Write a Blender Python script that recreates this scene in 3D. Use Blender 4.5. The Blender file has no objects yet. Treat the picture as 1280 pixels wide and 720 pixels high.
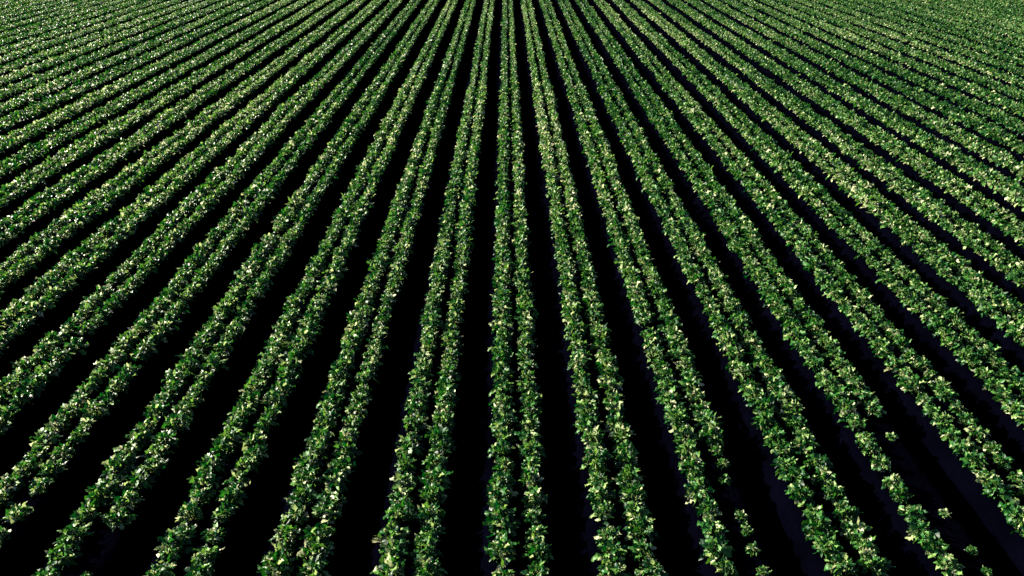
# A field of leafy crops in straight double rows on raised beds, seen from a low drone, low sun from the left.
import bpy, math
import numpy as np
from mathutils import Vector, Matrix

rng = np.random.default_rng(11)
scene = bpy.context.scene
COL = scene.collection

# ----------------------------------------------------------------------------- constants (metres)
W_PX, H_PX = 1280.0, 720.0
F_PX = 900.0
CAM_H = 5.33
PITCH = math.atan2(360 + 138, F_PX)
YAW_PX = -8.0
BED = 1.0                 # bed spacing
X_OFF = 0.095             # where the central bed runs
LINE = 0.158              # half distance of the two planted lines of a bed
STEP = 0.225              # spacing of plants along a line
NEAR_ZC, MID_ZC = 13.0, 22.0
SUN_EL, SUN_AZ = 21.0, -66.0   # azimuth from +Y (view direction), negative = left

# ----------------------------------------------------------------------------- camera
cam_d = bpy.data.cameras.new("camera")
cam = bpy.data.objects.new("camera", cam_d)
COL.objects.link(cam)
cam_d.sensor_width = 36.0
cam_d.lens = F_PX / W_PX * 36.0
cam_d.clip_start, cam_d.clip_end = 0.1, 3000.0
yaw = math.atan2(-YAW_PX * math.cos(PITCH), F_PX)   # VP left of the centre: camera turned right
cam.location = (0, 0, CAM_H)
cam.rotation_euler = (math.pi / 2 - PITCH, 0, -yaw)
scene.camera = cam
R = np.array(cam.rotation_euler.to_matrix())

def project(x, y, z):
    """pixel and depth of ground points"""
    p = np.stack(np.broadcast_arrays(x, y, z), -1).astype(float) - np.array([0, 0, CAM_H])
    c = p @ R
    zc = -c[..., 2]
    zs = np.where(zc > 0.1, zc, 0.1)
    return 640 + F_PX * c[..., 0] / zs, 360 - F_PX * c[..., 1] / zs, zc

# ----------------------------------------------------------------------------- materials
def new_mat(name):
    m = bpy.data.materials.new(name)
    m.use_nodes = True
    nt = m.node_tree
    nt.nodes.clear()
    return m, nt, nt.nodes, nt.links

def ramp(nodes, stops):
    r = nodes.new("ShaderNodeValToRGB")
    el = r.color_ramp.elements
    while len(el) < len(stops):
        el.new(0.5)
    for e, (p, c) in zip(el, stops):
        e.position = p
        e.color = (*c, 1)
    return r

def leaf_material():
    m, nt, N, L = new_mat("crop_leaf")
    out = N.new("ShaderNodeOutputMaterial")
    at = N.new("ShaderNodeAttribute"); at.attribute_name = "tint"
    oi = N.new("ShaderNodeObjectInfo")
    add = N.new("ShaderNodeMath"); add.operation = "MULTIPLY_ADD"
    add.inputs[1].default_value = 0.14
    L.new(oi.outputs["Random"], add.inputs[0]); L.new(at.outputs["Fac"], add.inputs[2])
    tc = N.new("ShaderNodeTexCoord")
    no = N.new("ShaderNodeTexNoise"); no.inputs["Scale"].default_value = 42; no.inputs["Detail"].default_value = 2
    L.new(tc.outputs["Object"], no.inputs["Vector"])
    add2 = N.new("ShaderNodeMath"); add2.operation = "MULTIPLY_ADD"; add2.inputs[1].default_value = 0.22
    L.new(no.outputs["Fac"], add2.inputs[0]); L.new(add.outputs[0], add2.inputs[2])
    sub = N.new("ShaderNodeMath"); sub.operation = "SUBTRACT"; sub.inputs[1].default_value = 0.18
    L.new(add2.outputs[0], sub.inputs[0])
    rp = ramp(N, [(0.0, (0.0015, 0.022, 0.006)), (0.3, (0.003, 0.044, 0.009)), (0.52, (0.018, 0.110, 0.014)),
                  (0.74, (0.100, 0.230, 0.042)), (0.88, (0.28, 0.37, 0.14)), (1.0, (0.47, 0.50, 0.29))])  # leaf greens; cream end also paints sun glints, near-black end canopy shade
    L.new(sub.outputs[0], rp.inputs["Fac"])
    # underside of the leaf is paler and greyer
    geo = N.new("ShaderNodeNewGeometry")
    under = N.new("ShaderNodeMix"); under.data_type = "RGBA"; under.blend_type = "MIX"
    under.inputs["B"].default_value = (0.07, 0.16, 0.045, 1)
    mul = N.new("ShaderNodeMath"); mul.operation = "MULTIPLY"; mul.inputs[1].default_value = 0.45
    L.new(geo.outputs["Backfacing"], mul.inputs[0]); L.new(mul.outputs[0], under.inputs["Factor"])
    L.new(rp.outputs["Color"], under.inputs["A"])
    bs = N.new("ShaderNodeBsdfPrincipled")
    bs.inputs["Roughness"].default_value = 0.44
    bs.inputs["Specular IOR Level"].default_value = 0.28
    L.new(under.outputs["Result"], bs.inputs["Base Color"])
    bmp = N.new("ShaderNodeBump"); bmp.inputs["Strength"].default_value = 0.35; bmp.inputs["Distance"].default_value = 0.006
    n2 = N.new("ShaderNodeTexNoise"); n2.inputs["Scale"].default_value = 90
    L.new(tc.outputs["Object"], n2.inputs["Vector"]); L.new(n2.outputs["Fac"], bmp.inputs["Height"])
    L.new(bmp.outputs["Normal"], bs.inputs["Normal"])
    tr = N.new("ShaderNodeBsdfTranslucent")
    hs = N.new("ShaderNodeHueSaturation"); hs.inputs["Hue"].default_value = 0.485; hs.inputs["Saturation"].default_value = 1.1; hs.inputs["Value"].default_value = 1.7
    L.new(rp.outputs["Color"], hs.inputs["Color"]); L.new(hs.outputs["Color"], tr.inputs["Color"])
    mx = N.new("ShaderNodeMixShader"); mx.inputs["Fac"].default_value = 0.28
    L.new(bs.outputs[0], mx.inputs[1]); L.new(tr.outputs[0], mx.inputs[2])
    L.new(mx.outputs[0], out.inputs["Surface"])
    return m

def soil_material():
    m, nt, N, L = new_mat("dark_soil")
    out = N.new("ShaderNodeOutputMaterial")
    tc = N.new("ShaderNodeTexCoord")
    n1 = N.new("ShaderNodeTexNoise"); n1.inputs["Scale"].default_value = 1.4; n1.inputs["Detail"].default_value = 6
    L.new(tc.outputs["Object"], n1.inputs["Vector"])
    rp = ramp(N, [(0.3, (0.0002, 0.0002, 0.0008)), (0.7, (0.0006, 0.0006, 0.0022))])  # near-black navy, mottled at random
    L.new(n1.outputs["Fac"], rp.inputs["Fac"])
    n2 = N.new("ShaderNodeTexNoise"); n2.inputs["Scale"].default_value = 22; n2.inputs["Detail"].default_value = 8
    L.new(tc.outputs["Object"], n2.inputs["Vector"])
    bmp = N.new("ShaderNodeBump"); bmp.inputs["Strength"].default_value = 0.8; bmp.inputs["Distance"].default_value = 0.03
    L.new(n2.outputs["Fac"], bmp.inputs["Height"])
    bs = N.new("ShaderNodeBsdfDiffuse")
    L.new(rp.outputs["Color"], bs.inputs["Color"]); L.new(bmp.outputs["Normal"], bs.inputs["Normal"])
    L.new(bs.outputs[0], out.inputs["Surface"])
    return m

LEAF = leaf_material()
SOIL = soil_material()

# ----------------------------------------------------------------------------- mesh helpers
def mesh_from(name, v, f, tint=None, mat=None):
    me = bpy.data.meshes.new(name)
    nv, nf = len(v), len(f)
    me.vertices.add(nv)
    me.vertices.foreach_set("co", np.ascontiguousarray(v, dtype=np.float32).ravel())
    me.loops.add(nf * 4)
    me.loops.foreach_set("vertex_index", np.ascontiguousarray(f, dtype=np.int32).ravel())
    me.polygons.add(nf)
    me.polygons.foreach_set("loop_start", np.arange(0, nf * 4, 4, dtype=np.int32))
    me.polygons.foreach_set("use_smooth", np.ones(nf, dtype=bool))
    if tint is not None:
        a = me.attributes.new("tint", "FLOAT", "POINT")
        a.data.foreach_set("value", np.ascontiguousarray(tint, dtype=np.float32))
    me.update(calc_edges=True)
    me.validate()
    if mat:
        me.materials.append(mat)
    return me

def leaf(nu, p0, az, a0, length, width, curl, fold, wave, roll, r):
    """one ovate leaf: nu x 3 grid bent along its length, folded along the midrib, wavy rim"""
    u = np.linspace(0, 1, nu)
    a = a0 - curl * u
    ds = length / (nu - 1)
    am = (a[1:] + a[:-1]) / 2
    rr = np.concatenate([[0], np.cumsum(np.cos(am) * ds)])
    zz = np.concatenate([[0], np.cumsum(np.sin(am) * ds)])
    w = width / 2 * np.clip(np.sin(math.pi * (0.05 + 0.95 * u) ** 0.72), 0, 1) ** 0.9 + 0.0015
    w = w * (1 + r.normal(0, 0.16, nu))
    nrm = np.stack([-np.sin(a), np.zeros(nu), np.cos(a)], -1)
    mid = np.stack([rr, np.zeros(nu), zz], -1)
    lat = np.array([0, 1.0, 0])
    cols = []
    for s in (-1, 0, 1):
        if s == 0:
            cols.append(mid)
        else:
            ang = fold + s * roll
            off = lat[None] * (s * w * math.cos(ang))[:, None] + nrm * (w * math.sin(ang))[:, None]
            off += nrm * (wave * r.normal(size=nu) * np.sin(math.pi * u) ** 0.5)[:, None]
            cols.append(mid + off)
    g = np.stack(cols, 1).reshape(-1, 3)
    c, s = math.cos(az), math.sin(az)
    g = g @ np.array([[c, s, 0], [-s, c, 0], [0, 0, 1]]) + p0
    f = []
    for i in range(nu - 1):
        for j in range(2):
            k = i * 3 + j
            f.append((k, k + 3, k + 4, k + 1))
    return g, np.array(f)

def plant_proto(n, nu, big, stems, seed, size=1.0):
    """a leafy plant: leaves on stalks over a low dome; returns verts, faces, tint"""
    r = np.random.default_rng(seed)
    V, Fc, T, base = [], [], [], 0
    lean = r.normal(0, 0.018, 2)
    top = 0.104 * size * r.uniform(0.88, 1.12)
    for i in range(n):
        t = (i + r.uniform(0.1, 0.9)) / n
        az = i * 2.39996 + r.normal(0, 0.35)
        rad = 0.088 * size * math.sqrt(t) + r.normal(0, 0.010)
        h = top * (1 - 0.62 * t ** 1.3) + r.normal(0, 0.021)
        p0 = np.array([math.cos(az) * rad + lean[0] * (1 - t), math.sin(az) * rad + lean[1] * (1 - t), max(0.018, h - 0.02)])
        a0 = math.radians(74 - 76 * t + r.normal(0, 30))
        ln = (0.066 + 0.020 * t) * r.uniform(0.65, 1.25) * big
        wd = ln * r.uniform(0.34, 0.66)
        curl = math.radians(r.uniform(-10, 130))
        g, f = leaf(nu, p0, az + r.normal(0, 0.9), a0, ln, wd, curl, math.radians(r.uniform(-8, 34)), 0.012 * big, math.radians(r.normal(0, 30)), r)
        tint = np.clip(r.normal(0.47, 0.25), 0.02, 0.95)
        if r.random() < 0.03:
            tint = r.uniform(0.80, 0.98)
        tv = np.full(len(g), tint).reshape(nu, 3)
        tv[:, 1] += 0.06                         # paler midrib
        V.append(g); Fc.append(f + base); T.append(tv.ravel()); base += len(g)
        if stems and i % 2 == 0:
            root = np.array([math.cos(az) * 0.02, math.sin(az) * 0.02, -0.01])
            mid = (root + p0) / 2 + np.array([math.cos(az), math.sin(az), 0.4]) * 0.012
            lat = np.array([-math.sin(az), math.cos(az), 0]) * 0.0042
            up = np.array([math.cos(az), math.sin(az), 0]) * 0.0035
            pts = []
            for q in (root, mid, p0):
                pts += [q - lat, q + up, q + lat]
            f2 = [(k * 3 + j, k * 3 + 3 + j, k * 3 + 4 + j, k * 3 + 1 + j) for k in range(2) for j in range(2)]
            V.append(np.array(pts)); Fc.append(np.array(f2) + base); T.append(np.full(9, 0.86)); base += 9
    return np.concatenate(V), np.concatenate(Fc), np.concatenate(T)

NEAR = [plant_proto(60, 7, 1.08, True, 100 + i) for i in range(16)]
MID = [plant_proto(44, 5, 1.08, False, 200 + i) for i in range(14)]
FAR = [plant_proto(24, 4, 1.08, False, 300 + i, 0.90) for i in range(14)]
NEAR_MESH = [mesh_from("plant", *p, mat=LEAF) for p in NEAR]

def join_plants(items):
    """items: list of (proto, x, y, z, rot, scale xyz, tint offset) -> one vertex / face / tint array"""
    V, Fc, T, base = [], [], [], 0
    by = {}
    for it in items:
        by.setdefault(id(it[0]), []).append(it)
    for lst in by.values():
        v, f, t = lst[0][0]
        n = len(lst)
        rot = np.array([i[4] for i in lst]); sc = np.array([i[5] for i in lst])
        pos = np.array([[i[1], i[2], i[3]] for i in lst]); dt = np.array([i[6] for i in lst])
        c, s = np.cos(rot)[:, None], np.sin(rot)[:, None]
        x = (v[None, :, 0] * c - v[None, :, 1] * s) * sc[:, 0:1] + pos[:, 0:1]
        y = (v[None, :, 0] * s + v[None, :, 1] * c) * sc[:, 0:1] + pos[:, 1:2]
        z = v[None, :, 2] * sc[:, 1:2] + pos[:, 2:3]
        V.append(np.stack([x, y, z], -1).reshape(-1, 3))
        Fc.append((f[None] + (base + np.arange(n) * len(v))[:, None, None]).reshape(-1, 4))
        T.append((t[None] + dt[:, None]).ravel())
        base += n * len(v)
    return np.concatenate(V), np.concatenate(Fc), np.concatenate(T)

# ----------------------------------------------------------------------------- ground: one sheet, ridged under the beds
def bumps(x, y, s, seed):
    r = np.random.default_rng(seed)
    o = np.zeros_like(x)
    for _ in range(7):
        a, b, ph = r.normal(0, s, 2).tolist() + [r.uniform(0, 6.28)]
        o += np.sin(x * a + y * b + ph)
    return o / 7

def ground_z(x, y):
    q = (x - X_OFF + BED / 2) % BED - BED / 2          # from the bed's middle
    a = np.abs(q)
    e = np.clip((a - 0.27) / 0.13, 0, 1)
    z = -0.15 * (e * e * (3 - 2 * e))
    flat = np.clip(1.5 - np.maximum(np.abs(x) - 36, 0) / 8 - np.maximum(y - 56, 0) / 8, 0, 1)
    z = z * flat
    z += 0.012 * bumps(x, y, 6.0, 5) + 0.010 * bumps(x, y, 17.0, 6) + 0.006 * bumps(x, y, 45.0, 7)
    return z

xs = np.concatenate([[-900, -300, -120, -60], np.arange(-40, 40.01, 0.07), [60, 120, 300, 900]])
ys = np.concatenate([[-900, -200, -40, -8], np.arange(-2, 14, 0.08), np.arange(14, 60.01, 0.2), [90, 200, 500, 1500]])
gx, gy = np.meshgrid(xs, ys)
gz = ground_z(gx, gy)
nx, ny = len(xs), len(ys)
idx = np.arange(nx * ny).reshape(ny, nx)
gf = np.stack([idx[:-1, :-1], idx[:-1, 1:], idx[1:, 1:], idx[1:, :-1]], -1).reshape(-1, 4)
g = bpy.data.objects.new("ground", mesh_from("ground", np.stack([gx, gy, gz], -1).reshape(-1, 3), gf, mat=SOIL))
COL.objects.link(g)
g["kind"] = "structure"
g["label"] = "dark bare soil ground with furrows between the crop beds"

# ----------------------------------------------------------------------------- which plants stand where
ORD = ["", "first", "second", "third", "fourth", "fifth", "sixth", "seventh", "eighth", "ninth", "tenth", "eleventh", "twelfth", "thirteenth",
       "fourteenth", "fifteenth", "sixteenth", "seventeenth", "eighteenth", "nineteenth", "twentieth"]

def vigour(k, side, y):
    """scale of the plants of one line, and the chance that one is missing: thin stretches seen in the photograph"""
    s, miss = 1.0, 0.003
    if (k, side) == (2, 1) and y < 6.05:
        s, miss = (0.52, 0.35)
    if (k, side) == (4, 1) and y < 6.5:
        s, miss = (0.40, 0.8)
    if (k, side) == (4, -1) and y < 6.5:
        s = 0.86
    if (k, side) == (5, 1) and y < 7.6:
        s, miss = (0.88, 0.03)
    if (k, side) == (5, -1) and y < 6.9:
        s = 0.9
    if (k, side) == (-4, 1) and y < 5.0:
        s, miss = 0.35, 0.8
    if (k, side) == (-5, 1) and y < 6.6:
        s, miss = 0.8, 0.1
    return s, miss

def line_plants(k, side, y0, y1):
    """every plant of one planted line: x, y, z, rotation, (width, height) scale, tint"""
    r = np.random.default_rng(5000 + k * 2 + (side > 0))
    n = int((y1 - y0) / STEP)
    ph = r.uniform(0, 6.28, 4)
    rowt = r.normal(0, 0.03) - 0.02 * side  # left line tinted paler, right darker: sunlit and shaded sides painted in
    rows = 1 + r.normal(0, 0.03)
    out = []
    for i in range(n):
        y = y0 + (i + 0.5) * STEP + r.normal(0, 0.022)
        s, miss = vigour(k, side, y)
        if r.random() < miss:
            continue
        wob = 0.006 * math.sin(y * 0.35 + ph[0]) + 0.005 * math.sin(y * 1.9 + ph[1]) + r.normal(0, 0.010)
        x = X_OFF + k * BED + side * LINE + wob
        grow = s * rows * (1 + 0.05 * math.sin(y * 0.8 + ph[2]) + r.normal(0, 0.09))
        sw = max(0.3, grow) * r.uniform(0.93, 1.07)
        sh = max(0.3, grow) * r.uniform(0.88, 1.12)
        tint = rowt + 0.05 * math.sin(y * 0.35 + ph[3]) + 0.06 * math.sin(y * 0.21 + k * 0.45 + 1.0) * math.sin(k * 0.33 - y * 0.11) + r.normal(0, 0.05)
        out.append((x, y, -0.005, r.uniform(0, 6.283), (sw, sh), tint))
    return out

def in_view(x, y, m):
    px, py, zc = project(x, y, 0.1)
    return (zc > 1) & (px > -m) & (px < W_PX + m) & (py > -m) & (py < H_PX + m)

ys_test = np.arange(2, 60, 0.1)
def span(k, margin):
    """first and last y where bed k is inside the frame widened by margin metres"""
    x = X_OFF + k * BED
    ok = np.zeros(len(ys_test), bool)
    for dx in (-margin, 0, margin):
        for dy in (-margin, 0, margin * 2):
            ok |= in_view(np.full(len(ys_test), x + dx), ys_test + dy, 0)
    return (ys_test[ok].min(), ys_test[ok].max()) if ok.any() else None

in_frame = [k for k in range(-60, 61) if in_view(np.full(len(ys_test), X_OFF + k * BED), ys_test, -6).any()]
KL, KR = -min(in_frame), max(in_frame)

def label_of(k):
    n = abs(k)
    if k == 0:
        return "nearly vertical central double row of leafy green crops running up the middle"
    side, far = ("left", KL) if k < 0 else ("right", KR)
    extra = {2: "second double crop row right of the central row, its right line stunted near the bottom",
             4: "fourth double crop row right of the central row, its right line nearly bare at bottom",
             -4: "fourth double crop row left of the central row, right line missing in bottom left corner"}
    if k in extra:
        return extra[k]
    if n == 1:
        return f"double row of leafy green crops just {side} of the nearly vertical central row"
    if n <= 14:
        return f"{ORD[n]} double row of leafy green crops {side} of the nearly vertical central row"
    m = far - n + 1
    if m == 1:
        return f"last thin double row of crops at the very top {side} corner of the field"
    return f"{ORD[m]} double row of leafy crops counted from the top {side} corner of the field"

# ----------------------------------------------------------------------------- beds: crop_bed > plant_line (two) > plant
n_single = 0
for k in in_frame:
    sp = span(k, 2.0)
    y0, y1 = sp
    y1 = max(y1, 46.0)
    bx = X_OFF + k * BED
    yb = max(y0, 3.0)
    bed = bpy.data.objects.new("crop_bed", None)
    COL.objects.link(bed)
    bed.location = (bx, yb, 0)
    bed.empty_display_size = 0.3
    bed["label"] = label_of(k)
    bed["category"] = "crop row"
    bed["group"] = "double rows of leafy crops across the field"
    for side in (-1, 1):
        pl = line_plants(k, side, y0, y1)
        singles, mass = [], []
        for p in pl:
            px, py, zc = project(p[0], p[1], 0.1)
            if zc < NEAR_ZC and -40 < px < W_PX + 40 and -40 < py < H_PX + 60 and len(singles) < 100:
                singles.append(p)
            else:
                bank = NEAR if zc < 9 else MID if zc < MID_ZC else FAR
                mass.append((bank[rng.integers(len(bank))], p[0] - bx, p[1] - yb, p[2], p[3], p[4], p[5]))
        line = bpy.data.objects.new("plant_line", mesh_from("plant_line", *join_plants(mass), mat=LEAF))
        COL.objects.link(line)
        line.parent = bed
        for p in singles:
            o = bpy.data.objects.new("plant", NEAR_MESH[rng.integers(len(NEAR_MESH))])
            COL.objects.link(o)
            o.parent = line
            o.location = (p[0] - bx, p[1] - yb, p[2])
            o.rotation_euler = (rng.normal(0, 0.07), rng.normal(0, 0.07), p[3])
            o.scale = (p[4][0], p[4][0], p[4][1])
            n_single += 1

# the same crop goes on past the picture's upper corners
extra = []
for k in list(range(-KL - 5, -KL)) + list(range(KR + 1, KR + 6)):
    for side in (-1, 1):
        for p in line_plants(k, side, 32.0, 48.0):
            extra.append((FAR[rng.integers(len(FAR))], *p))
rest = bpy.data.objects.new("crop_foliage", mesh_from("crop_foliage", *join_plants(extra), mat=LEAF))
COL.objects.link(rest)
rest["kind"] = "stuff"
rest["label"] = "leafy green crops of the outer field past the upper corners"
rest["category"] = "crops"
print("beds", len(in_frame), KL, KR, "single plants", n_single)

# ----------------------------------------------------------------------------- light
el, az = math.radians(SUN_EL), math.radians(SUN_AZ)
d = Vector((math.sin(az) * math.cos(el), math.cos(az) * math.cos(el), math.sin(el)))
sl = bpy.data.lights.new("sun", "SUN")
sl.energy = 5.0
sl.angle = math.radians(0.5)
sl.color = (1.0, 0.93, 0.77)
so = bpy.data.objects.new("sun", sl)
COL.objects.link(so)
so.location = d * 60
so.rotation_euler = (-d).to_track_quat("-Z", "Y").to_euler()

w = bpy.data.worlds.new("World")
scene.world = w
w.use_nodes = True
nt = w.node_tree
bg = nt.nodes["Background"]
sky = nt.nodes.new("ShaderNodeTexSky")
sky.sky_type = "NISHITA"
sky.sun_disc = False
sky.sun_elevation = el
sky.sun_rotation = az
sky.air_density = 0.35
sky.dust_density = 0.4
nt.links.new(sky.outputs[0], bg.inputs["Color"])
bg.inputs["Strength"].default_value = 0.05

vs = scene.view_settings
vs.view_transform = "Standard"
vs.look = "None"
vs.gamma = 1.0
vs.use_curve_mapping = False
vs.exposure = 2.05

scene.render.engine = "CYCLES"
scene.cycles.max_bounces = 4
scene.cycles.diffuse_bounces = 0
scene.cycles.transmission_bounces = 2
scene.cycles.use_denoising = False
